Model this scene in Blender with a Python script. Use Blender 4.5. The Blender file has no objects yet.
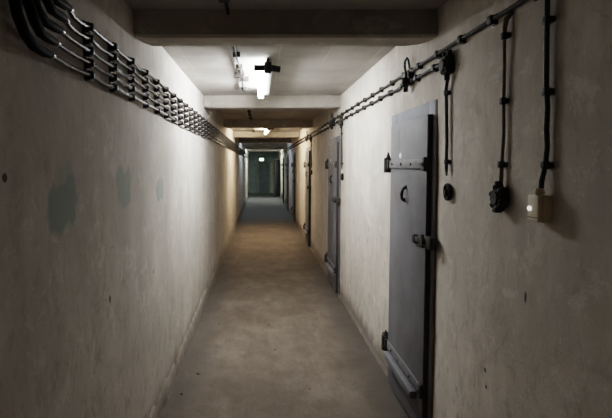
import bpy, bmesh, math, random
from mathutils import Vector, Matrix, noise
random.seed(7)
C = bpy.context.scene.collection
PI = math.pi
L, R, H, BZ = -0.656, 0.96, 2.42, 2.278     # left wall, right wall, ceiling, beam underside
Y0, Y1 = -7.0, 27.0                          # corridor ends

def lean(z): return -.037*max(0., z-1.7)         # the upper walls lean a little to the left
# ------------------------------------------------------------------ mesh helpers
class MB:
    def __init__(s): s.bm = bmesh.new()
    def box(s, x0, x1, y0, y1, z0, z1, bev=0.0, seg=2, rot=None):
        c = Vector(((x0+x1)/2, (y0+y1)/2, (z0+z1)/2))
        M = Matrix.Translation(c)
        if rot: M = M @ rot
        M = M @ Matrix.Diagonal((abs(x1-x0), abs(y1-y0), abs(z1-z0), 1))
        r = bmesh.ops.create_cube(s.bm, size=1.0, matrix=M)
        if bev > 0:
            es = list({e for v in r['verts'] for e in v.link_edges})
            bmesh.ops.bevel(s.bm, geom=es, offset=bev, segments=seg, affect='EDGES', profile=0.5)
        return s
    def cyl(s, p0, p1, r0, r1=None, n=14):
        p0, p1 = Vector(p0), Vector(p1); d = p1-p0
        M = Matrix.Translation((p0+p1)/2) @ d.to_track_quat('Z', 'Y').to_matrix().to_4x4()
        bmesh.ops.create_cone(s.bm, cap_ends=True, segments=n, radius1=r0, radius2=r0 if r1 is None else r1, depth=d.length, matrix=M)
        return s
    def ball(s, p, r, sc=(1,1,1), n=12):
        bmesh.ops.create_uvsphere(s.bm, u_segments=n, v_segments=max(6, n//2+2), radius=r,
            matrix=Matrix.Translation(p) @ Matrix.Diagonal((*sc, 1)))
        return s
    def tube(s, pts, r, n=8):
        pts = [Vector(p) for p in pts]; rings = []
        rr = r if callable(r) else (lambda i: r)
        prev = None
        for i, p in enumerate(pts):
            t = (pts[min(i+1, len(pts)-1)] - pts[max(i-1, 0)]).normalized()
            a = prev if prev is not None else (Vector((1,0,0)) if abs(t.x) < .9 else Vector((0,0,1)))
            a = (a - t*a.dot(t)).normalized(); prev = a; b = t.cross(a)
            rings.append([s.bm.verts.new(p + (a*math.cos(2*PI*k/n) + b*math.sin(2*PI*k/n))*rr(i)) for k in range(n)])
        for A, B in zip(rings, rings[1:]):
            for k in range(n): s.bm.faces.new((A[k], A[(k+1) % n], B[(k+1) % n], B[k]))
        s.bm.faces.new(rings[0][::-1]); s.bm.faces.new(rings[-1])
        return s
    def ring(s, c, ax, R0, r, n=20, m=8, sc=(1,1)):
        c = Vector(c); q = Vector(ax).to_track_quat('Z', 'Y'); vs = []
        for i in range(n):
            a = 2*PI*i/n
            vs.append([s.bm.verts.new(c + q @ Vector(((R0+r*math.cos(b))*math.cos(a)*sc[0], (R0+r*math.cos(b))*math.sin(a)*sc[1], r*math.sin(b))))
                       for b in [2*PI*k/m for k in range(m)]])
        for i in range(n):
            for k in range(m): s.bm.faces.new((vs[i][k], vs[(i+1) % n][k], vs[(i+1) % n][(k+1) % m], vs[i][(k+1) % m]))
        return s
    def grid(s, o, u, v, nu, nv, disp=None):
        o, u, v = Vector(o), Vector(u), Vector(v); nrm = u.cross(v).normalized()
        vs = []
        for i in range(nu+1):
            row = []
            for j in range(nv+1):
                p = o + u*(i/nu) + v*(j/nv)
                if disp: p += nrm*disp(p)
                row.append(s.bm.verts.new(p))
            vs.append(row)
        for i in range(nu):
            for j in range(nv): s.bm.faces.new((vs[i][j], vs[i+1][j], vs[i+1][j+1], vs[i][j+1]))
        return s
    def build(s, name, m, parent=None, smooth=True, origin=None):
        bmesh.ops.recalc_face_normals(s.bm, faces=s.bm.faces[:])
        return fin(s.bm, name, m, parent, smooth, origin)

def fin(bm, name, m, parent=None, smooth=True, origin=None):
    base = Vector(parent['_o']) if (parent is not None and '_o' in parent) else Vector((0,0,0))
    if origin is not None: base = Vector(origin)
    bmesh.ops.translate(bm, verts=bm.verts[:], vec=-base)
    me = bpy.data.meshes.new(name); bm.to_mesh(me); bm.free()
    me.materials.append(m)
    if smooth:
        me.polygons.foreach_set('use_smooth', [True]*len(me.polygons))
        try: me.set_sharp_from_angle(angle=math.radians(35))
        except Exception: pass
    o = bpy.data.objects.new(name, me); C.objects.link(o)
    if parent is not None:
        o.parent = parent; o['_o'] = tuple(base)
        if origin is not None: o.location = base - Vector(parent['_o'])
    else:
        o.location = base; o['_o'] = tuple(base)
    return o

def tag(o, label, cat, group=None, kind=None):
    o['label'] = label; o['category'] = cat
    if group: o['group'] = group
    if kind: o['kind'] = kind
    return o
def empty(name, loc):
    o = bpy.data.objects.new(name, None); C.objects.link(o); o.location = loc; o['_o'] = tuple(loc)
    o.empty_display_size = .1
    return o
def dup(root, loc, label=None, name=None, group=None):
    r = root.copy(); C.objects.link(r); r.location = loc
    if name: r.name = name
    if label: r['label'] = label
    if group: r['group'] = group
    for ch in list(root.children):
        c = ch.copy(); C.objects.link(c); c.parent = r
        for g in list(ch.children):
            d = g.copy(); C.objects.link(d); d.parent = c
    return r
ORD = ['first','second','third','fourth','fifth','sixth','seventh','eighth','ninth','tenth','eleventh','twelfth','thirteenth','fourteenth','fifteenth','sixteenth','seventeenth','eighteenth']

# ------------------------------------------------------------------ materials
def mat(name):
    m = bpy.data.materials.new(name); m.use_nodes = True
    nt = m.node_tree; b = nt.nodes['Principled BSDF']
    return m, nt, b
def N(nt, t, **k):
    n = nt.nodes.new(t)
    for a, v in k.items(): setattr(n, a, v)
    return n
def pos(nt): return N(nt, 'ShaderNodeNewGeometry').outputs['Position']
def mapping(nt, src, scale, loc=(0,0,0)):
    mp = N(nt, 'ShaderNodeMapping'); mp.inputs['Scale'].default_value = scale; mp.inputs['Location'].default_value = loc
    nt.links.new(src, mp.inputs['Vector']); return mp.outputs[0]
def nz(nt, vec, scale, detail=4, rough=.55, dist=0.0):
    n = N(nt, 'ShaderNodeTexNoise'); n.inputs['Scale'].default_value = scale; n.inputs['Detail'].default_value = detail
    n.inputs['Roughness'].default_value = rough; n.inputs['Distortion'].default_value = dist
    nt.links.new(vec, n.inputs['Vector']); return n.outputs['Fac']
def ramp(nt, fac, stops, ease='LINEAR'):
    r = N(nt, 'ShaderNodeValToRGB'); r.color_ramp.interpolation = ease
    el = r.color_ramp.elements
    while len(el) < len(stops): el.new(.5)
    for e, (p, c) in zip(el, stops):
        e.position = p; e.color = (c, c, c, 1) if not isinstance(c, tuple) else (*c, 1)
    nt.links.new(fac, r.inputs['Fac']); return r.outputs['Color']
def mix(nt, fac, a, b, mode='MIX'):
    n = N(nt, 'ShaderNodeMix', data_type='RGBA', blend_type=mode)
    for sock, v in ((n.inputs[0], fac), (n.inputs[6], a), (n.inputs[7], b)):
        if isinstance(v, (int, float)): sock.default_value = v
        elif isinstance(v, tuple): sock.default_value = (*v, 1)
        else: nt.links.new(v, sock)
    return n.outputs[2]
def math_(nt, op, a, b=None, clamp=False):
    n = N(nt, 'ShaderNodeMath', operation=op, use_clamp=clamp)
    for sock, v in ((n.inputs[0], a), (n.inputs[1], b)):
        if v is None: continue
        if isinstance(v, (int, float)): sock.default_value = v
        else: nt.links.new(v, sock)
    return n.outputs[0]
def maprange(nt, v, a, b, c=0., d=1., smooth=False):
    n = N(nt, 'ShaderNodeMapRange'); n.interpolation_type = 'SMOOTHSTEP' if smooth else 'LINEAR'
    for i, x in enumerate((a, b, c, d)): n.inputs[i+1].default_value = x
    nt.links.new(v, n.inputs[0]); return n.outputs[0]
def bump(nt, b, h, strength=.3, dist=.01):
    n = N(nt, 'ShaderNodeBump'); n.inputs['Strength'].default_value = strength; n.inputs['Distance'].default_value = dist
    nt.links.new(h, n.inputs['Height']); nt.links.new(n.outputs[0], b.inputs['Normal'])
def spot(nt, P, c, r, wob=.5, nscale=9, edge=.25, pw=2.):
    """a mask that is 1 inside an irregular ellipse of half-sizes r round c"""
    mp = mapping(nt, P, tuple(1/x for x in r), tuple(-a/x for a, x in zip(c, r)))
    sx = N(nt, 'ShaderNodeSeparateXYZ'); nt.links.new(mp, sx.inputs[0])
    q = [math_(nt, 'POWER', math_(nt, 'ABSOLUTE', sx.outputs[k]), pw) for k in range(3)]
    dd = math_(nt, 'POWER', math_(nt, 'ADD', math_(nt, 'ADD', q[0], q[1]), q[2]), 1/pw)
    w = nz(nt, mapping(nt, P, (1, 1, .6)), nscale, 4, .6)
    d = math_(nt, 'ADD', dd, math_(nt, 'MULTIPLY', math_(nt, 'SUBTRACT', w, .5), wob*2))
    return maprange(nt, d, 1+edge, 1-edge, 0, 1, True)

def plaster(name, spots=(), greens=(), tone=(.62,.58,.525), grime=1.25):
    m, nt, b = mat(name); P = pos(nt)
    sep = N(nt, 'ShaderNodeSeparateXYZ'); nt.links.new(P, sep.inputs[0]); z = sep.outputs['Z']
    cloud = nz(nt, mapping(nt, P, (1, .8, .6)), 1.6, 6, .6)
    col = mix(nt, ramp(nt, cloud, [(.36, 0.), (.62, 1.)]), tuple(c*.70 for c in tone), tone)
    # brownish damp blotches and vertical runs
    blot = ramp(nt, nz(nt, mapping(nt, P, (1, 1, .45), (3,1,0)), 3.2, 7, .65, .6), [(.5, 0.), (.72, 1.)])
    col = mix(nt, math_(nt, 'MULTIPLY', blot, .62), col, (.42, .36, .285))
    runs = ramp(nt, nz(nt, mapping(nt, P, (3.4, 3.4, .6)), 1.9, 6, .68, .5), [(.50, 0.), (.72, 1.)])
    col = mix(nt, math_(nt, 'MULTIPLY', runs, .42), col, (.38, .345, .30))
    patch = ramp(nt, nz(nt, mapping(nt, P, (1, 1.3, 1.1), (7,2,4)), 2.7, 9, .72, .8), [(.44, 0.), (.50, .55), (.60, 1.)])
    col = mix(nt, math_(nt, 'MULTIPLY', patch, .34), col, (.36, .34, .295))
    worn = ramp(nt, nz(nt, mapping(nt, P, (1, 1, 1.2), (2,9,6)), 5.5, 9, .78, .3), [(.55, 0.), (.60, 1.)])
    col = mix(nt, math_(nt, 'MULTIPLY', worn, .28), col, (.80, .78, .73))
    # grime that rises from the floor
    low = maprange(nt, z, 1.35, 0.0, 0, 1, True)
    lown = math_(nt, 'MULTIPLY', low, maprange(nt, nz(nt, mapping(nt, P, (1,1,.7)), 2.6, 6, .65), .3, .7, .25, 1.0))
    col = mix(nt, math_(nt, 'MULTIPLY', lown, .62*grime), col, (.34, .285, .225))
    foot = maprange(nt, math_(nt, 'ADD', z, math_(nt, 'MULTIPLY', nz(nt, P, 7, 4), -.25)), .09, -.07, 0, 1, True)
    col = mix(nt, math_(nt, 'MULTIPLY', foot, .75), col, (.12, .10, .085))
    scuff = ramp(nt, nz(nt, mapping(nt, P, (1, 2.2, 1.2), (1,5,2)), 7, 8, .75, .4), [(.52, 0.), (.62, 1.)])
    col = mix(nt, math_(nt, 'MULTIPLY', scuff, math_(nt, 'ADD', math_(nt, 'MULTIPLY', low, .38), .22)), col, (.24, .205, .165))
    # flaked paint and pock marks
    fl = ramp(nt, nz(nt, P, 13, 6, .7), [(.66, 0.), (.70, 1.)])
    col = mix(nt, math_(nt, 'MULTIPLY', fl, math_(nt, 'ADD', math_(nt, 'MULTIPLY', low, .5), .12)), col, (.80, .78, .72))
    for c, r, k in greens: col = mix(nt, math_(nt, 'MULTIPLY', spot(nt, P, c, r, .85, 9, .16, 3.5), k), col, (.285, .33, .29))
    for c, r in spots: col = mix(nt, math_(nt, 'MULTIPLY', spot(nt, P, c, r, .2, 30), .85), col, (.06, .05, .045))
    # hairline crack lines
    vor = N(nt, 'ShaderNodeTexVoronoi', feature='DISTANCE_TO_EDGE'); vor.inputs['Scale'].default_value = .9
    wv = N(nt, 'ShaderNodeVectorMath', operation='ADD'); nzc = N(nt, 'ShaderNodeTexNoise'); nzc.inputs['Scale'].default_value = 2.2; nzc.inputs['Detail'].default_value = 5
    nt.links.new(P, nzc.inputs['Vector']); nt.links.new(P, wv.inputs[0]); nt.links.new(nzc.outputs['Color'], wv.inputs[1]); nt.links.new(wv.outputs[0], vor.inputs['Vector'])
    crack = maprange(nt, vor.outputs['Distance'], .007, .0, 0, 1)
    crack = math_(nt, 'MULTIPLY', crack, ramp(nt, nz(nt, P, .9, 2), [(.55, 0.), (.62, 1.)]))
    col = mix(nt, math_(nt, 'MULTIPLY', crack, .25), col, (.16, .14, .11))
    nt.links.new(col, b.inputs['Base Color']); b.inputs['Roughness'].default_value = .9; b.inputs['Specular IOR Level'].default_value = .12
    h = math_(nt, 'ADD', math_(nt, 'MULTIPLY', nz(nt, P, 38, 5, .6), .25), math_(nt, 'ADD', math_(nt, 'MULTIPLY', nz(nt, P, 5, 4), .8), math_(nt, 'MULTIPLY', fl, -.25)))
    bump(nt, b, h, .38, .012)
    return m
def concrete_ceiling(name):
    m, nt, b = mat(name); P = pos(nt)
    col = mix(nt, ramp(nt, nz(nt, P, 2.2, 6, .6), [(.35, 0.), (.65, 1.)]), (.30, .28, .255), (.42, .40, .37))
    st = ramp(nt, nz(nt, mapping(nt, P, (2.2, .35, 1)), 2.4, 5, .6), [(.5, 0.), (.75, 1.)])
    col = mix(nt, math_(nt, 'MULTIPLY', st, .35), col, (.30, .27, .235))
    # board marks that run along the corridor, 0.36 m apart
    sep = N(nt, 'ShaderNodeSeparateXYZ'); nt.links.new(P, sep.inputs[0])
    fr = math_(nt, 'FRACT', math_(nt, 'ADD', math_(nt, 'DIVIDE', sep.outputs['X'], .36), .12+10))
    line = maprange(nt, math_(nt, 'ABSOLUTE', math_(nt, 'SUBTRACT', fr, .5)), .02, .0, 0, 1)
    line = math_(nt, 'MULTIPLY', line, ramp(nt, nz(nt, P, 1.4, 3), [(.42, .15), (.6, 1.)]))
    col = mix(nt, math_(nt, 'MULTIPLY', line, .5), col, (.66, .64, .60))
    nt.links.new(col, b.inputs['Base Color']); b.inputs['Roughness'].default_value = .92; b.inputs['Specular IOR Level'].default_value = .1
    bump(nt, b, math_(nt, 'ADD', math_(nt, 'MULTIPLY', line, .6), nz(nt, P, 14, 5, .6)), .25, .008)
    return m
def floor_mat():
    m, nt, b = mat('dusty_screed'); P = pos(nt)
    a = nz(nt, P, 1.7, 7, .65); c2 = nz(nt, mapping(nt, P, (1.6, .7, 1), (4,0,0)), 4.5, 7, .7)
    col = mix(nt, ramp(nt, a, [(.33, 0.), (.66, 1.)]), (.085, .068, .052), (.155, .126, .098))
    col = mix(nt, math_(nt, 'MULTIPLY', ramp(nt, c2, [(.45, 0.), (.68, 1.)]), .65), col, (.075, .058, .044))
    pale = ramp(nt, nz(nt, mapping(nt, P, (2.5, .5, 1), (0,7,0)), 2.2, 6, .65), [(.55, 0.), (.75, 1.)])
    col = mix(nt, math_(nt, 'MULTIPLY', pale, .35), col, (.22, .185, .148))
    # worn walkway: darker, greyer dust is left along both edges
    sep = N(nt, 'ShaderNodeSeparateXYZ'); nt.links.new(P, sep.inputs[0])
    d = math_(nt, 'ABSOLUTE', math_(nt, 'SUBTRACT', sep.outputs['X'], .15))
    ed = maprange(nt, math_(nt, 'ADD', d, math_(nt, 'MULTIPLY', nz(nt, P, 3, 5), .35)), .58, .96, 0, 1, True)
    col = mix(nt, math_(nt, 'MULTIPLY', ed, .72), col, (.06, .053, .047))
    sp = ramp(nt, nz(nt, P, 26, 3, .6), [(.67, 0.), (.71, 1.)])
    col = mix(nt, math_(nt, 'MULTIPLY', sp, .7), col, (.07, .055, .045))
    # beyond the fourth beam the floor colour shifts to a cool grey
    far = maprange(nt, sep.outputs['Y'], 12.2, 15.0, 0, 1, True)
    col = mix(nt, math_(nt, 'MULTIPLY', far, .8), col, (.10, .105, .11))
    fine = ramp(nt, nz(nt, mapping(nt, P, (1.5, .8, 1)), 42, 6, .7), [(.38, .72), (.62, 1.2)])
    col = mix(nt, .3, col, fine, 'MULTIPLY')
    nt.links.new(col, b.inputs['Base Color']); b.inputs['Roughness'].default_value = .82; b.inputs['Specular IOR Level'].default_value = .2
    bump(nt, b, math_(nt, 'ADD', nz(nt, P, 30, 6, .65), nz(nt, P, 3, 4)), .3, .008)
    return m
def simple(name, col, rough=.5, metal=0., var=.25, nscale=14, spec=.5, rust=None, bmp=.12):
    m, nt, b = mat(name)
    tc = N(nt, 'ShaderNodeTexCoord').outputs['Object']
    c = mix(nt, ramp(nt, nz(nt, tc, nscale, 5, .6), [(.3, 0.), (.7, 1.)]), tuple(x*(1-var) for x in col), tuple(min(1, x*(1+var)) for x in col))
    if rust:
        c = mix(nt, math_(nt, 'MULTIPLY', ramp(nt, nz(nt, tc, 6, 7, .7), [(.55, 0.), (.68, 1.)]), rust), c, (.13, .07, .04))
    nt.links.new(c, b.inputs['Base Color']); b.inputs['Roughness'].default_value = rough; b.inputs['Metallic'].default_value = metal
    b.inputs['Specular IOR Level'].default_value = spec
    if bmp: bump(nt, b, nz(nt, tc, 40, 3), bmp, .002)
    return m
def emit(name, col, s):
    m, nt, b = mat(name)
    b.inputs['Base Color'].default_value = (.9,.9,.9,1); b.inputs['Emission Color'].default_value = (*col, 1); b.inputs['Emission Strength'].default_value = s
    return m

M_left = plaster('left_wall_plaster',
    spots=[((L,1.235,1.567),(.05,.012,.012)), ((L,2.9,.95),(.05,.012,.012)), ((L,2.05,1.02),(.05,.012,.016))],
    greens=[((L,1.60,1.47),(.2,.105,.085),.85), ((L,1.60,1.55),(.2,.06,.06),.35), ((L,2.30,1.49),(.2,.13,.09),.7), ((L,3.12,1.44),(.2,.11,.065),.75)])
M_right = plaster('right_wall_plaster',
    spots=[((R,2.012,.723),(.05,.010,.010)), ((R,2.0,.655),(.05,.009,.009)), ((R,1.72,1.12),(.05,.008,.02)), ((R,4.25,1.03),(.05,.012,.02)), ((R,4.3,.92),(.05,.01,.02)), ((R,2.33,2.08),(.05,.006,.006))],
    greens=[((R,1.37,1.52),(.2,.04,.08),.2)], tone=(.65,.60,.535), grime=.8)
M_ceil = concrete_ceiling('ceiling_concrete')
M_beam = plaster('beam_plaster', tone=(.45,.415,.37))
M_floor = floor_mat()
M_green = simple('teal_green_paint', (.36,.43,.42), .6, nscale=3)
M_green_dark = simple('dark_teal_paint', (.21,.275,.275), .5, nscale=3)
M_cream = simple('cream_paint', (.72,.66,.53), .6)
M_steel = simple('grey_enamel_steel', (.135,.136,.144), .62, .0, .18, 5, .22, rust=.25)
M_steel_frame = simple('blue_grey_frame_steel', (.13,.14,.165), .62, .0, .15, 5, .25, rust=.2)
M_strap = simple('grey_strap_iron', (.15,.15,.155), .65, .0, .2, 9, .3, rust=.3)
M_sleeve = simple('dull_black_sleeve', (.011,.010,.010), .7, 0, .2, 20, .1, bmp=0)
M_iron = simple('black_iron', (.042,.038,.034), .65, .1, .3, 20, .25, bmp=.3)
M_rust = simple('rusty_iron', (.12,.075,.045), .7, .2, .4, 12, rust=.7)
M_rubber = simple('black_rubber_seal', (.03,.025,.022), .8, 0, .3, 20)
M_cable = simple('black_cable_sheath', (.02,.02,.021), .27, 0, .2, 20, .6, bmp=0)
M_cablegrey = simple('dusty_dark_grey_cable', (.020,.019,.019), .24, 0, .3, 20, .42, bmp=0)
M_clip = simple('black_bakelite', (.018,.016,.015), .6, 0, .3, 30, .25)
M_tan = simple('dusty_brown_cable', (.15,.12,.095), .7, 0, .4, 25, .2)
M_brown = simple('brown_cable', (.028,.021,.018), .65, 0, .35, 25, .2)
M_ivory = simple('ivory_plastic', (.60,.53,.41), .45, 0, .12, 12, .4)
M_white = simple('white_enamel', (.78,.78,.75), .4, 0, .05, 8, .4)
M_chrome = simple('polished_nickel', (.85,.84,.8), .12, 1., .04, 8, bmp=0)
M_button_glint = emit('button_glint_glow', (1,.97,.9), .9)  # emission stands in for the bright highlight on the switch button
M_chip = simple('white_paint_chip', (.85,.86,.86), .6, 0, .05)
M_copper = simple('grey_lead', (.35,.34,.32), .35, .5, .2)
M_crumb = simple('dark_crumb', (.06,.045,.035), .9, 0, .3)

# ------------------------------------------------------------------ the setting
def wob(p): return .010*noise.noise(Vector((p.x*.7, p.y*.55, p.z*.9))) + .004*noise.noise(Vector((p.x*2, p.y*1.7+9, p.z*2.1)))
o = MB().grid((L,Y0,0), (0,Y1-Y0,0), (0,0,H), 300, 22, lambda p: wob(p)+lean(p.z)).build('wall_left', M_left)
tag(o, 'long stained plaster wall on the left with green paint patches', 'wall', kind='structure')
o = MB().grid((R,Y0,0), (0,Y1-Y0,0), (0,0,H), 300, 22, lambda p: .5*abs(wob(p))+lean(p.z)).build('wall_right', M_right)
tag(o, 'long whitewashed plaster wall on the right with the steel doors', 'wall', kind='structure')
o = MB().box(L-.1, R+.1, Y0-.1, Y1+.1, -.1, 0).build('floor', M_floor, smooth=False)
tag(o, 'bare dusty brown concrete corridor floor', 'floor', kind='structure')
o = MB().box(L-.1, R+.1, Y0-.1, Y1+.1, H, H+.1).build('ceiling', M_ceil, smooth=False)
tag(o, 'low concrete ceiling with board marks', 'ceiling', kind='structure')
o = MB().box(L-.1, R+.1, Y0-.1, Y0, 0, H).build('wall_back', M_beam, smooth=False)
tag(o, 'plain plaster wall behind the viewer', 'wall', kind='structure')
o = MB().box(L-.1, R+.1, Y1, Y1+.1, 0, H).build('wall_end', M_green, smooth=False)
tag(o, 'teal green painted wall closing the far end', 'wall', kind='structure')

# low plaster kerb at the foot of both walls, worn and uneven
def kerb(name, X, sgn, h, t, m, label):
    bm = bmesh.new(); n = 900; rows = []
    for i in range(n+1):
        y = Y0 + (Y1-Y0)*i/n
        w = 1+.45*noise.noise(Vector((3.3*sgn, y*2.2, 0)))+.5*noise.noise(Vector((9*sgn, y*9, 0)))
        hh = h*(1+.25*noise.noise(Vector((1, y*1.6, 5*sgn)))+.35*noise.noise(Vector((4, y*8, 5*sgn))))
        rows.append([bm.verts.new((X, y, hh)), bm.verts.new((X+sgn*t*.55*w, y, hh*.86)), bm.verts.new((X+sgn*t*w, y, hh*.3)), bm.verts.new((X+sgn*t*1.15*w, y, -.005))])
    for A, B in zip(rows, rows[1:]):
        for k in range(3): bm.faces.new((A[k], A[k+1], B[k+1], B[k]))
    bmesh.ops.recalc_face_normals(bm, faces=bm.faces[:])
    tag(fin(bm, name, m), label, 'baseboard', kind='structure')
M_kerb = plaster('grimy_kerb_plaster', tone=(.40,.375,.335), grime=1.2)
kerb('baseboard_left', L-.012, 1, .14, .030, M_kerb, 'worn plaster ledge along the foot of the left wall')
M_kerb_dark = plaster('dark_kerb_plaster', tone=(.22,.20,.175), grime=1.2)
kerb('baseboard_right', R+.006, -1, .035, .016, M_kerb_dark, 'low crumbling plaster edge at the foot of the right wall')

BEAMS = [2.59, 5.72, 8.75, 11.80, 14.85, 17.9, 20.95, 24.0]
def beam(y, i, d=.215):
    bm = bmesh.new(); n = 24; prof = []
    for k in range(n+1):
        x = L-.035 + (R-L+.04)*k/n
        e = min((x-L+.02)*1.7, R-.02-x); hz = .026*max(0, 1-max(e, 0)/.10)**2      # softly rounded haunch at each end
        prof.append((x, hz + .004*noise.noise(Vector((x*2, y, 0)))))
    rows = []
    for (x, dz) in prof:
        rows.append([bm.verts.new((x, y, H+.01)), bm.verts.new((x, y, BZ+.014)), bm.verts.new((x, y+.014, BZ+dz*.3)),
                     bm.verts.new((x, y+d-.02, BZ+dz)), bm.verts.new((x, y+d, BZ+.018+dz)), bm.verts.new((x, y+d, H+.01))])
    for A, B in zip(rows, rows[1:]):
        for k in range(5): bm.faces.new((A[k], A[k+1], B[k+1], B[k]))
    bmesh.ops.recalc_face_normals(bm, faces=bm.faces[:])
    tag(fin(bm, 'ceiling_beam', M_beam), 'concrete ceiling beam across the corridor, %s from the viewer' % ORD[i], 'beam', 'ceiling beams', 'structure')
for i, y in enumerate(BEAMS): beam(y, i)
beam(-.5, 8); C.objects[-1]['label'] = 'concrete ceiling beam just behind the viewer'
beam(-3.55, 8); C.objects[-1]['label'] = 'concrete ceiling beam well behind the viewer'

# ------------------------------------------------------------------ steel doors on the right wall
DY = 2.627                        # near edge of the first frame
def make_door():
    t = empty('door_1', (R, DY, 0)); tag(t, 'grey steel bunker door nearest the viewer', 'door', 'steel doors', 'structure')
    W = .87
    A, B_ = DY+.035, DY+.785          # near and far edge of the leaf
    b = MB()
    b.box(R-.014, R+.01, DY-.005, DY+.10, 0, 1.955, .003).box(R-.014, R+.01, DY+W-.14, DY+W, 0, 1.955, .003).box(R-.014, R+.01, DY+.10, DY+W-.14, 1.78, 1.955, .003)
    b.box(R-.014, R+.01, DY+.10, DY+W-.14, 0, .05, .003)
    b.build('frame', M_steel_frame, t)
    MB().box(R-.010, R+.01, DY-.017, DY-.005, 0, 1.958).build('rusty_edge', M_rust, t)
    leaf = MB().box(R-.040, R-.004, A, B_, .028, 1.876, .005).build('leaf', M_steel, t)
    MB().box(R-.036, R-.012, A-.004, A+.012, .022, 1.879, .002).box(R-.0415, R-.012, A-.0025, A+.006, .022, 1.879, .0015).build('rubber_seal', M_rubber, t)
    MB().box(R-.0412, R-.0395, DY+.580, DY+.588, 1.655, 1.83).build('scored_line', M_strap, leaf)
    bm = bmesh.new()
    vs = [bm.verts.new((R-.0412, DY+.545+a, 1.66+c)) for a, c in ((-.03,.004),(-.012,-.018),(.024,-.014),(.034,.006),(.016,.020),(-.010,.022))]
    bm.faces.new(vs); fin(bm, 'paint_chip', M_chip, leaf)
    def strap(z, lower):
        s = MB()
        if lower:
            s.box(R-.052, R-.040, A+.01, B_, z+.0, z+.062, .003)
            s.box(R-.084, R-.0402, DY+.135, B_-.055, z-.055, z-.008, .004)
            st = s.build('lower_strap', M_steel, t); bs = (.66, .49, .25)
        else:
            s.box(R-.052, R-.040, A+.01, B_, z-.027, z+.027, .003); st = s.build('upper_strap', M_strap, t); bs = (.70, .49, .29, .10)
        zc = z+.032 if lower else z
        for y in bs: MB().cyl((R-.050, DY+y, zc), (R-.058, DY+y, zc), .010, .008, 10).build('bolt', M_iron, st)
        k = MB(); yk = B_+.035
        k.cyl((R-.046, yk+.01, zc-.060), (R-.046, yk+.01, zc+.045), .030, None, 16)
        k.cyl((R-.046, yk+.01, zc+.045), (R-.046, yk+.01, zc+.085), .016, .004, 12)
        k.box(R-.062, R-.032, yk-.045, yk, zc-.034, zc+.034, .006)
        k.box(R-.052, R+.004, yk-.010, yk+.095, zc-.046, zc+.046, .008)
        k.build('hinge', M_iron, t)
        MB().box(R-.060, R-.036, A+.002, A+.042, zc-.040, zc+.040, .006).cyl((R-.058, A+.02, zc), (R-.066, A+.02, zc), .013, .010, 10).build('stop_block', M_iron, t)
    strap(1.605, False); strap(.275, True)
    y = DY+.425
    pts = [(R-.040, y-.012, 1.460), (R-.054, y-.018, 1.457), (R-.065, y-.02, 1.440), (R-.067, y-.012, 1.416), (R-.064, y+.0, 1.392), (R-.054, y+.012, 1.378), (R-.040, y+.016, 1.376)]
    MB().tube(pts, lambda i: (.009,.009,.009,.0105,.009,.009,.009)[i], 10).cyl((R-.039, y-.012, 1.460), (R-.046, y-.012, 1.460), .014, None, 12).cyl((R-.039, y+.016, 1.376), (R-.046, y+.016, 1.376), .014, None, 12).build('pull_handle', M_iron, t)
    k = MB(); zl = 1.172
    k.box(R-.050, R-.010, DY-.055, DY+.085, zl-.034, zl+.034, .006)
    k.box(R-.060, R-.036, DY+.045, DY+.085, zl-.038, zl+.038, .006)
    k.cyl((R-.048, DY+.03, zl), (R-.070, DY+.03, zl), .020, .016, 14)
    lk = k.build('latch', M_iron, t)
    MB().box(R-.062, R-.042, DY+.08, DY+.17, zl-.018, zl+.014, .005).box(R-.066, R-.040, DY+.155, DY+.215, zl-.032, zl+.022, .008).build('lever', M_iron, lk)
    return t
door = make_door()
DOFF = [0, 3.17, 6.55, 10.65, 14.0, 17.3]
for i, off in enumerate(DOFF[1:]):
    d = dup(door, (R, DY+off, 0), 'grey steel bunker door on the right wall, %s from the viewer' % ORD[i+1], 'door_%d' % (i+2))
# the last one stands ajar, its leaf swung out into the corridor
d = dup(door, (R, DY+20.9, 0), 'steel bunker door standing ajar near the far end', 'door_7')
for ch in list(d.children):
    if ch.name.split('.')[0] in ('frame', 'rusty_edge'): continue
    piv = Matrix.Translation((-.02, .82, 0))
    ch.matrix_local = piv @ Matrix.Rotation(math.radians(-20), 4, 'Z') @ piv.inverted() @ ch.matrix_local

# far end: dark teal door, cream jamb, lit sign
t = empty('door_8', (.12, Y1, 0)); tag(t, 'dark teal door in the green end wall', 'door', kind='structure')
lf = MB().box(-.10, .47, Y1-.04, Y1, .0, 1.78, .005).build('leaf', M_green_dark, t)
MB().box(-.12, -.10, Y1-.05, Y1, 0, 1.80).box(-.12, .49, Y1-.05, Y1, 1.78, 1.81).build('frame', M_green, t)
MB().box(.40, .44, Y1-.09, Y1-.035, .98, 1.02, .004).build('handle', M_iron, lf)
tag(MB().box(.535, .655, Y1-.07, Y1, 0, 1.72, .006).box(.55, .64, Y1-.085, Y1-.07, .05, 1.66, .004).build('trim_1', M_cream, smooth=False), 'cream upright post beside the teal end door', 'trim', kind='structure')
tag(MB().box(L, R, Y1-1.1, Y1, 0, .035, .006).build('trim_2', simple('pale_green_screed', (.20,.22,.18), .7)), 'pale step across the floor at the far end', 'step', kind='structure')
t = empty('exit_sign', (.03, Y1-.05, 1.86)); tag(t, 'small glowing white sign above the teal end door', 'sign')
MB().box(-.09, .15, Y1-.06, Y1, 1.83, 1.985, .006).build('housing', M_white, t)
MB().box(-.08, .14, Y1-.066, Y1-.0605, 1.84, 1.975).build('lit_panel', emit('sign_glow', (.75,1,.85), 5), t)

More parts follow.
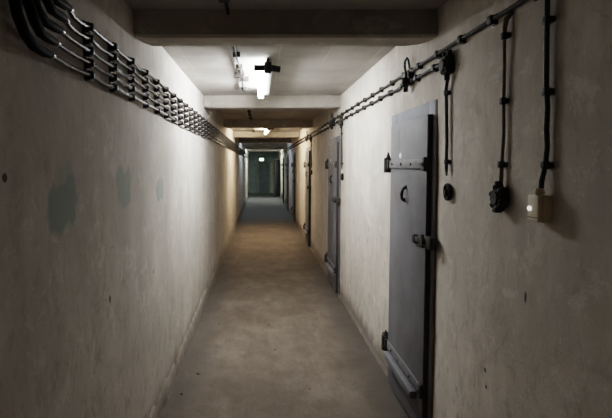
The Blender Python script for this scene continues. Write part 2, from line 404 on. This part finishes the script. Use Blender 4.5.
# ------------------------------------------------------------------ ceiling lights
def make_light(name, y, tubemat, label, L_=1.42, drop=.080, dx=0.):
    t = empty(name, (0.03, y, H)); tag(t, label, 'ceiling light', 'ceiling lights')
    y1 = y+L_; q = H-drop
    MB().box(.030, .088, y+.03, y1, q+.004, min(q+.090, H-.008), .008).build('body', M_white, t)
    for ya in (y+.25, y1-.30): MB().box(.04, .076, ya, ya+.06, min(q+.07, H-.02), H+.003, .003).build('mount', M_iron, t)
    k = MB()
    k.box(.024, .080, y-.03, y+.03, q-.034, min(q+.052, H), .012).box(-.055, .03, y-.02, y+.02, q-.014, q+.030, .008)
    k.box(.07, .150, y-.022, y+.022, q-.022, q+.022, .008, 2, Matrix.Rotation(math.radians(9), 4, 'Y'))
    k.cyl((.052, y, q+.05), (.052, y, H), .012, None, 10)
    k.build('end_bracket', M_clip, t)
    MB().cyl((-.006, y+.02, q), (-.006, y1-.02, q), .024, None, 18).build('tube', tubemat, t)
    MB().box(-.032, .03, y1-.025, y1+.02, q-.035, q+.03, .008).build('end_cap', M_white, t)
    MB().cyl((.058, y1-.08, q+.004), (.058, y1-.08, q-.003), .012, None, 12).build('screw', M_strap, t)
    t.location.x += dx
    return t
T1 = emit('tube_neutral', (.94, .97, 1.0), 180)
T0 = emit('tube_dim', (1.0, .72, .54), 62)
T2 = emit('tube_warm', (1.0, .79, .56), 190)
T3 = emit('tube_cool', (.72, .84, 1.0), 45)
T4 = emit('tube_pale', (.90, 1.0, .95), 210)
make_light('ceiling_light', 3.75, T1, 'white tube light glowing behind the first beam')
make_light('ceiling_light', -4.9, T0, 'dim tube light on the corridor ceiling behind the viewer')
make_light('ceiling_light', 9.85, T2, 'warm glowing tube light beyond the third beam', dx=.11)
make_light('ceiling_light', 15.1, T3, 'bluish tube light beyond the fifth beam', 1.3, .055)
make_light('ceiling_light', 21.2, T4, 'pale tube light beyond the seventh beam near the far end', 1.42, .055)

# ------------------------------------------------------------------ five cables on the left wall
BR0, BRS = 1.834, .2965
BRY = [BR0 + BRS*i for i in range(62)]
CZ = [1.939 + .0447*i for i in range(5)]
CX = L-.012+.025; LW = L-.012
cab_names = ['lowest', 'second from the bottom', 'middle', 'second from the top', 'topmost']
for i, z in enumerate(CZ):
    t = empty('wall_cable', (CX, 1.6, z)); tag(t, 'dark shiny cable along the left wall, %s of the five' % cab_names[i], 'cable', 'five cables on the left wall')
    yb = 1.42 + .038*i                       # where this one turns up
    pts = [(CX+.004, yb+.04, z-.004+.002*i)]
    ys = [y for y in BRY]
    prev = yb+.04
    for j, y in enumerate(ys):
        sag = .011*random.uniform(.3, 1.3) if j < 1 else .009*random.uniform(.1, 1.2)
        lat = random.uniform(-.004, .006)
        for f in (.3, .55, .8):
            yy = prev + (y-prev)*f
            pts.append((CX+lat*math.sin(f*PI), yy, z - sag*math.sin(f*PI)))
        pts.append((CX, y-.012, z)); pts.append((CX, y+.012, z)); prev = y
    pts.append((CX, 26.9, z))
    MB().tube(pts, .0088, 10).build('cable_run', M_cablegrey, t)
    # black sleeve that sweeps up to the ceiling
    dx = .004 + .010*(i % 2)
    sl = [(CX+.004, yb+.055, z-.005+.002*i), (CX+.004+dx*.3, yb+.01, z-.008+.002*i), (CX+dx*.6, yb-.05, z-.004), (CX+dx, yb-.10, z+.018), (CX+dx, yb-.137, z+.056), (CX+dx, yb-.160, z+.11),
          (CX+dx, yb-.172, z+.19), (CX+dx, yb-.18, (z+.19+H)/2), (CX+dx*.6, yb-.18, H)]
    MB().tube(sl, lambda k: .0150 if k > 0 else .0115, 10).build('sleeve', M_sleeve, t)
    MB().cyl((CX+.004, yb+.058, z-.005+.002*i), (CX+.004, yb+.078, z-.004+.002*i), .0125, .0095, 12).build('collar', M_copper, t)
def bracket(y, parts):
    bb = MB().box(LW-.006, LW+.010, y-.009, y+.009, CZ[0]-.022, CZ[-1]+.022, .002)
    def cl(b, z):
        b.box(LW+.004, LW+.027, y-.0125, y+.0125, z-.0195, z+.0165, .003)
        b.box(LW+.012, LW+.0395, y-.0105, y+.0105, z-.0155, z+.0135, .004)
    if parts:
        t = bb.build('cable_bracket', M_clip, origin=(L, y, CZ[2]))
        for z in CZ:
            b = MB(); cl(b, z); b.build('clamp', M_clip, t)
    else:
        for z in CZ: bb.box(LW+.004, LW+.038, y-.0125, y+.0125, z-.0185, z+.0165)
        t = bb.build('cable_bracket', M_clip, smooth=False, origin=(L, y, CZ[2]))
    return t
first = None; far = None
for i, y in enumerate(BRY):
    if i == 0:
        first = t = bracket(y, True)
    elif i < 18: t = dup(first, (L, y, CZ[2]))
    elif far is None: far = t = bracket(y, False)
    else:
        t = far.copy(); C.objects.link(t); t.location = (L, y, CZ[2])
    lab = ('black bracket clamping the five left wall cables, %s from their bend' % ORD[i]) if i < 18 else 'tiny distant black bracket on the left wall cables, past the warm light'
    tag(t, lab, 'cable bracket', 'cable brackets on the left wall')

# ------------------------------------------------------------------ two cables along the right wall
RW = R-.017; RX = RW-.014
UZ, LZ = 2.182, 2.119
def clip(b, y, z):
    b.box(RW-.029, RW+.010, y-.016, y+.016, z-.017, z+.017, .004)
    b.box(RW-.008, RW+.010, y-.018, y+.018, z-.021, z+.021, .003)
    return b
def run(label, z, ys, y0, y1):
    t = empty('wall_cable', (RX, y0, z)); tag(t, label, 'cable', 'two cables on the right wall')
    pts = [(RX, y0, z)]; prev = y0
    for y in ys:
        sg = random.uniform(-.003, .008)
        pts += [(RX, prev+(y-prev)*.5, z-sg), (RX, y-.012, z), (RX, y+.012, z)]; prev = y
    pts.append((RX, y1, z))
    MB().tube(pts, .0098, 9).build('cable_run', M_brown, t)
    c0 = None
    for y in ys:
        if y > 16: break
        if c0 is None:
            c0 = clip(MB(), y, z).build('cable_clip', M_clip, t, origin=(R, y, z)); base = y
        else:
            c = c0.copy(); C.objects.link(c); c.parent = t; c.location = (c0.location.x, c0.location.y + y-base, c0.location.z)
RY = [1.964 + .297*i for i in range(83)]
run('brown cable along the right wall, upper one running out of frame overhead', UZ, [1.37, 1.667]+RY, .6, 26.9)
run('brown cable along the right wall, lower one starting at the junction box', LZ, [2.60+.297*i for i in range(81)], 2.45, 26.9)

# junction boxes above every door and the drop cables beside them
def make_jbox():
    y, z = 2.42, 2.097; X = R-.015
    t = empty('junction_box', (R, y, z))
    b = MB().box(X-.040, X+.008, y-.045, y+.045, z-.046, z+.046, .014, 3)
    b.cyl((X-.018, y+.03, z+.022), (X-.016, y+.085, z+.022), .017, .014, 12)
    b.cyl((X-.018, y, z-.03), (X-.018, y, z-.075), .016, .013, 12)
    for dy in (-.03, .03): b.cyl((X-.018, y+dy, z+.03), (X-.018, y+dy, z+.066), .015, .013, 12)
    b.build('housing', M_clip, t)
    c = MB().cyl((X-.036, y, z-.004), (X-.050, y, z-.004), .036, .030, 20)
    ld = c.build('lid', M_rubber, t)
    for a in (.6, 2.2, 3.7, 5.3):
        MB().cyl((X-.036, y+.038*math.cos(a), z+.036*math.sin(a)), (X-.046, y+.038*math.cos(a), z+.036*math.sin(a)), .007, .006, 8).build('screw', M_strap, ld)
    return t
jb = make_jbox(); tag(jb, 'black junction box above the nearest steel door, drop cable below it', 'junction box', 'junction boxes at the doors')
def make_splice():
    y, z = 3.05, 2.147; R = globals()['R']-.015
    t = empty('splice_box', (R+.015, y, z))
    b = MB().box(R-.038, R+.006, y-.060, y+.060, z-.050, z+.046, .014, 3)
    for s in (-1, 1):
        for dz in (UZ-z, LZ-z): b.cyl((R-.016, y+s*.055, z+dz), (R-.016, y+s*.090, z+dz), .016, .013, 12)
    b.ball((R-.05, y-.012, z-.03), .030, (.6, 1, 1)).cyl((R-.03, y+.02, z-.04), (R-.03, y+.02, z-.085), .018, .014, 12)
    b.build('housing', M_clip, t)
    MB().cyl((R-.034, y, z+.006), (R-.048, y, z+.006), .034, .030, 18).build('lid', M_iron, t)
    MB().tube([(R-.03, y+.015, z+.03), (R-.035, y+.03, z+.075), (R-.037, y+.02, z+.105), (R-.036, y-.02, z+.118), (R-.035, y-.045, z+.10), (R-.03, y-.055, z+.055), (R-.025, y-.06, z+.03)], .0075, 8).build('wire_loop', M_cable, t)
    MB().cyl((R-.036, y+.045, z-.02), (R-.043, y+.045, z-.02), .010, None, 10).build('screw', M_chrome, t)
    return t
sp = make_splice(); tag(sp, 'black splice box with a wire loop over the nearest steel door', 'junction box', 'splice boxes on the right wall')
def drop_clip(y, z, t, w=.021):
    X = R+lean(z)
    return MB().box(X-.020, X+.006, y-w, y+w, z-.009, z+.009, .003).box(X-.025, X-.004, y-.010, y+.010, z-.013, z+.013, .003).build('cable_clip', M_clip, t)
def make_drop():
    y = 2.452
    t = empty('drop_cable', (R, y, 1.8))
    pts = [(y-.028, 2.035), (y-.004, 1.98), (y-.006, 1.86), (y-.003, 1.72), (y, 1.63), (y-.003, 1.585), (y-.008, 1.545)]
    pts = [(R+lean(z)-.015, a, z) for a, z in pts]
    MB().tube(pts, lambda i: (.0085,.0085,.0085,.0085,.0085,.0085,.004)[i], 8).build('cable_run', M_cable, t)
    for z in (1.964, 1.616): drop_clip(y-.002, z, t)
    return t
dc = make_drop(); tag(dc, 'black cable dropping down beside the nearest steel door', 'cable', 'drop cables beside the doors')
def make_ring():
    y, z = 2.437, 1.463
    t = empty('wall_ring', (R, y, z))
    MB().ring((R-.012, y, z), (1,0,0), .036, .0095, 24, 8).build('rim', M_sleeve, t)
    MB().cyl((R+.004, y, z), (R-.010, y, z), .036, None, 24).build('backplate', M_strap, t)
    MB().cyl((R-.004, y, z-.003), (R-.030, y, z-.003), .019, .014, 14).build('plug', M_iron, t)
    return t
wr = make_ring(); tag(wr, 'small round black wall ring below the nearest drop cable', 'wall ring', 'wall rings beside the doors')
for i, off in enumerate(DOFF[1:3]):
    w = ORD[i+1]
    for ob, base, lab in ((jb, (R, 2.42, 2.097), 'black junction box above the %s steel door'), (sp, (R, 3.05, 2.147), 'black splice box with a wire loop over the %s steel door'),
                    (dc, (R, 2.452, 1.8), 'black cable dropping down beside the %s steel door'), (wr, (R, 2.437, 1.463), 'small round black wall ring beside the %s steel door')):
        dup(ob, (R, base[1]+off, base[2]), lab % w)

# ------------------------------------------------------------------ the two single drops near the viewer
y = 1.885
t = empty('outlet_cable', (R, y, 1.85)); tag(t, 'thin dusty cable with hooked top running down to the black socket', 'cable')
pts = [(.014, y-.055, 2.172), (-.006, y-.050, 2.168), (-.014, y-.036, 2.152), (-.016, y-.026, 2.125), (-.015, y-.020, 2.09), (-.012, y-.012, 1.98), (-.012, y-.004, 1.848), (-.012, y-.002, 1.72), (-.012, y+.008, 1.60), (-.014, y+.006, 1.55), (-.016, y+.004, 1.50)]
pts = [(R+lean(z)+a, b, z) for a, b, z in pts]
MB().tube(pts, lambda i: (.009,.010,.010,.009,.0066,.0060,.0060,.0060,.0066,.008,.008)[i], 9).build('cable_run', M_tan, t)
for yy, z in ((y-.02, 2.093), (y-.004, 1.848), (y+.008, 1.602)): drop_clip(yy, z, t)
ys, zs = 1.892, 1.470
t = empty('wall_socket', (R, ys, zs)); tag(t, 'black round wall socket at the lower end of the thin cable', 'socket')
b = MB().cyl((R+.004, ys, zs), (R-.034, ys, zs), .043, .040, 24)
for k in range(6):
    a = k*PI/3+.3
    b.ball((R-.022, ys+.041*math.cos(a), zs+.043*math.sin(a)), .015, (1.3,1,1))
b.cyl((R-.02, ys, zs+.036), (R-.022, ys+.004, zs+.066), .018, .014, 12).build('housing', M_clip, t)
MB().cyl((R-.032, ys, zs), (R-.044, ys, zs), .030, .026, 20).build('cover', M_rubber, t)
for s in (-1, 1): MB().cyl((R-.043, ys+s*.010, zs), (R-.0455, ys+s*.010, zs), .004, None, 8).build('pin_hole', M_rubber, t)
MB().box(R-.04, R-.012, ys-.016, ys+.016, zs-.058, zs-.038, .005).build('lug', M_clip, t)

y = 1.597
t = empty('switch_cable', (R, y, 1.9)); tag(t, 'thick dark cable running down to the ivory switch box', 'cable')
pts = [(y-.010, H-.002), (y-.012, 2.3), (y-.008, 2.15), (y-.005, 2.071), (y-.002, 1.98), (y, 1.86), (y-.005, 1.79), (y+.001, 1.72), (y-.005, 1.66), (y+.002, 1.60), (y+.010, 1.545), (y+.012, 1.51)]
pts = [(R+lean(z)-(.014 if z > 1.58 else .020), a, z) for a, z in pts]
MB().tube(pts, .0082, 10).build('cable_run', M_cable, t)
for yy, z in ((y-.005, 2.071), (y, 1.841), (y+.002, 1.600)): drop_clip(yy, z, t)
y0, y1, z0, z1 = 1.578, 1.648, 1.408, 1.500
t = empty('switch_box', (R, 1.613, 1.45)); tag(t, 'ivory switch box with a button whose glint glows at the end of the thick cable', 'switch')
MB().box(R-.032, R+.004, y0, y1, z0, z1, .005, 3).build('housing', M_ivory, t)
MB().box(R-.044, R-.0315, y0+.002, y1-.002, z0+.002, z1-.002, .004, 3).build('cover', M_ivory, t)
MB().cyl((R-.026, y+.011, z1-.004), (R-.026, y+.012, z1+.022), .0155, .0135, 14).cyl((R-.026, y+.011, z1+.006), (R-.026, y+.011, z1+.012), .018, None, 14).build('gland', M_ivory, t)
MB().ball((R-.047, 1.627, 1.453), .0088, (.8,1,1), 16).build('button', M_button_glint, t)
MB().box(R-.0445, R-.0435, y0+.006, y1-.006, 1.4225, 1.4245).build('seam', M_brown, t)

# ------------------------------------------------------------------ cable runs on the ceiling, one between each pair of beams
KX = -.178
def ceiling_run(y0, y1, label, extras, shiny=False, clips=()):
    t = empty('ceiling_cable', (KX, y0, H)); tag(t, label, 'cable', 'ceiling cables between the beams')
    n = 14; pts = []
    for k in range(n+1):
        f = k/n
        pts.append((KX + .006*math.sin(f*9+y0), y0+(y1-y0)*f, H-.018-.006*math.sin(f*PI*5)**2))
    MB().tube(pts, .009, 8).build('cable_run', M_sleeve, t)
    for y in clips: MB().box(KX-.026, KX+.026, y-.020, y+.020, H-.034, H+.004, .005).build('cable_clip', M_rubber, t)
    if extras:
        for dx, y in ((-.012, 4.33), (.022, 4.52)):
            MB().box(KX+dx-.045, KX+dx+.045, y-.028, y+.028, H-.044, H+.004, .008).build('connector', M_rubber, t)
    return t
ceiling_run(2.80, 5.25, 'wavy dark cable on the ceiling left of the nearest tube light', True, True, (3.55, 3.98, 4.20, 5.12))
ceiling_run(-.2, 2.60, 'dark cable on the dim ceiling before the first beam', False, False, (.9, 1.5, 2.1, 2.36))
ceiling_run(5.93, 8.76, 'dark cable on the ceiling between the second and third beams', False, False, (6.3, 6.7, 7.3, 7.7, 8.3))
ceiling_run(8.96, 11.81, 'dark cable on the ceiling beside the warm tube light', False, False, (9.2, 9.7, 10.4, 11.0, 11.6))

# ------------------------------------------------------------------ crumbs on the floor
for (x, y, r) in ((-.483,3.598,.013), (-.555,3.27,.012), (.121,4.076,.010), (.08,4.73,.010), (-.42,4.75,.010), (.35,3.35,.008), (-.15,6.2,.010)):
    b = MB(); bmesh.ops.create_icosphere(b.bm, subdivisions=2, radius=r)
    for v in b.bm.verts:
        v.co *= 1+.5*noise.noise(v.co*90+Vector((x*30, y*30, 0))); v.co.z = max(v.co.z*.55, -r*.3)
        v.co += Vector((x, y, r*.28))
    t = b.build('concrete_crumb', M_crumb, origin=(x, y, 0))
    tag(t, 'tiny dark crumb of rubble lying on the dusty floor', 'rubble', 'crumbs on the floor')

# ------------------------------------------------------------------ camera and colour
cam = bpy.data.objects.new('camera', bpy.data.cameras.new('camera')); C.objects.link(cam)
cam.location = (0, 0, 1.6); cam.rotation_euler = (math.radians(90-3.16), 0, 0)
cam.data.sensor_width = 36; cam.data.lens = 36*480/612
cam.data.shift_x = 45/612; cam.data.shift_y = -17.5/612; cam.data.clip_start = .02
bpy.context.scene.camera = cam
w = bpy.data.worlds.new('world'); bpy.context.scene.world = w; w.use_nodes = True
w.node_tree.nodes['Background'].inputs[0].default_value = (.01,.01,.011,1)
for o in bpy.data.objects:
    if '_o' in o: del o['_o']
vs = bpy.context.scene.view_settings
vs.view_transform = 'Filmic'; vs.look = 'Medium High Contrast'; vs.exposure = 0.3
try: bpy.context.scene.cycles.max_bounces = 12; bpy.context.scene.cycles.diffuse_bounces = 10
except Exception: pass
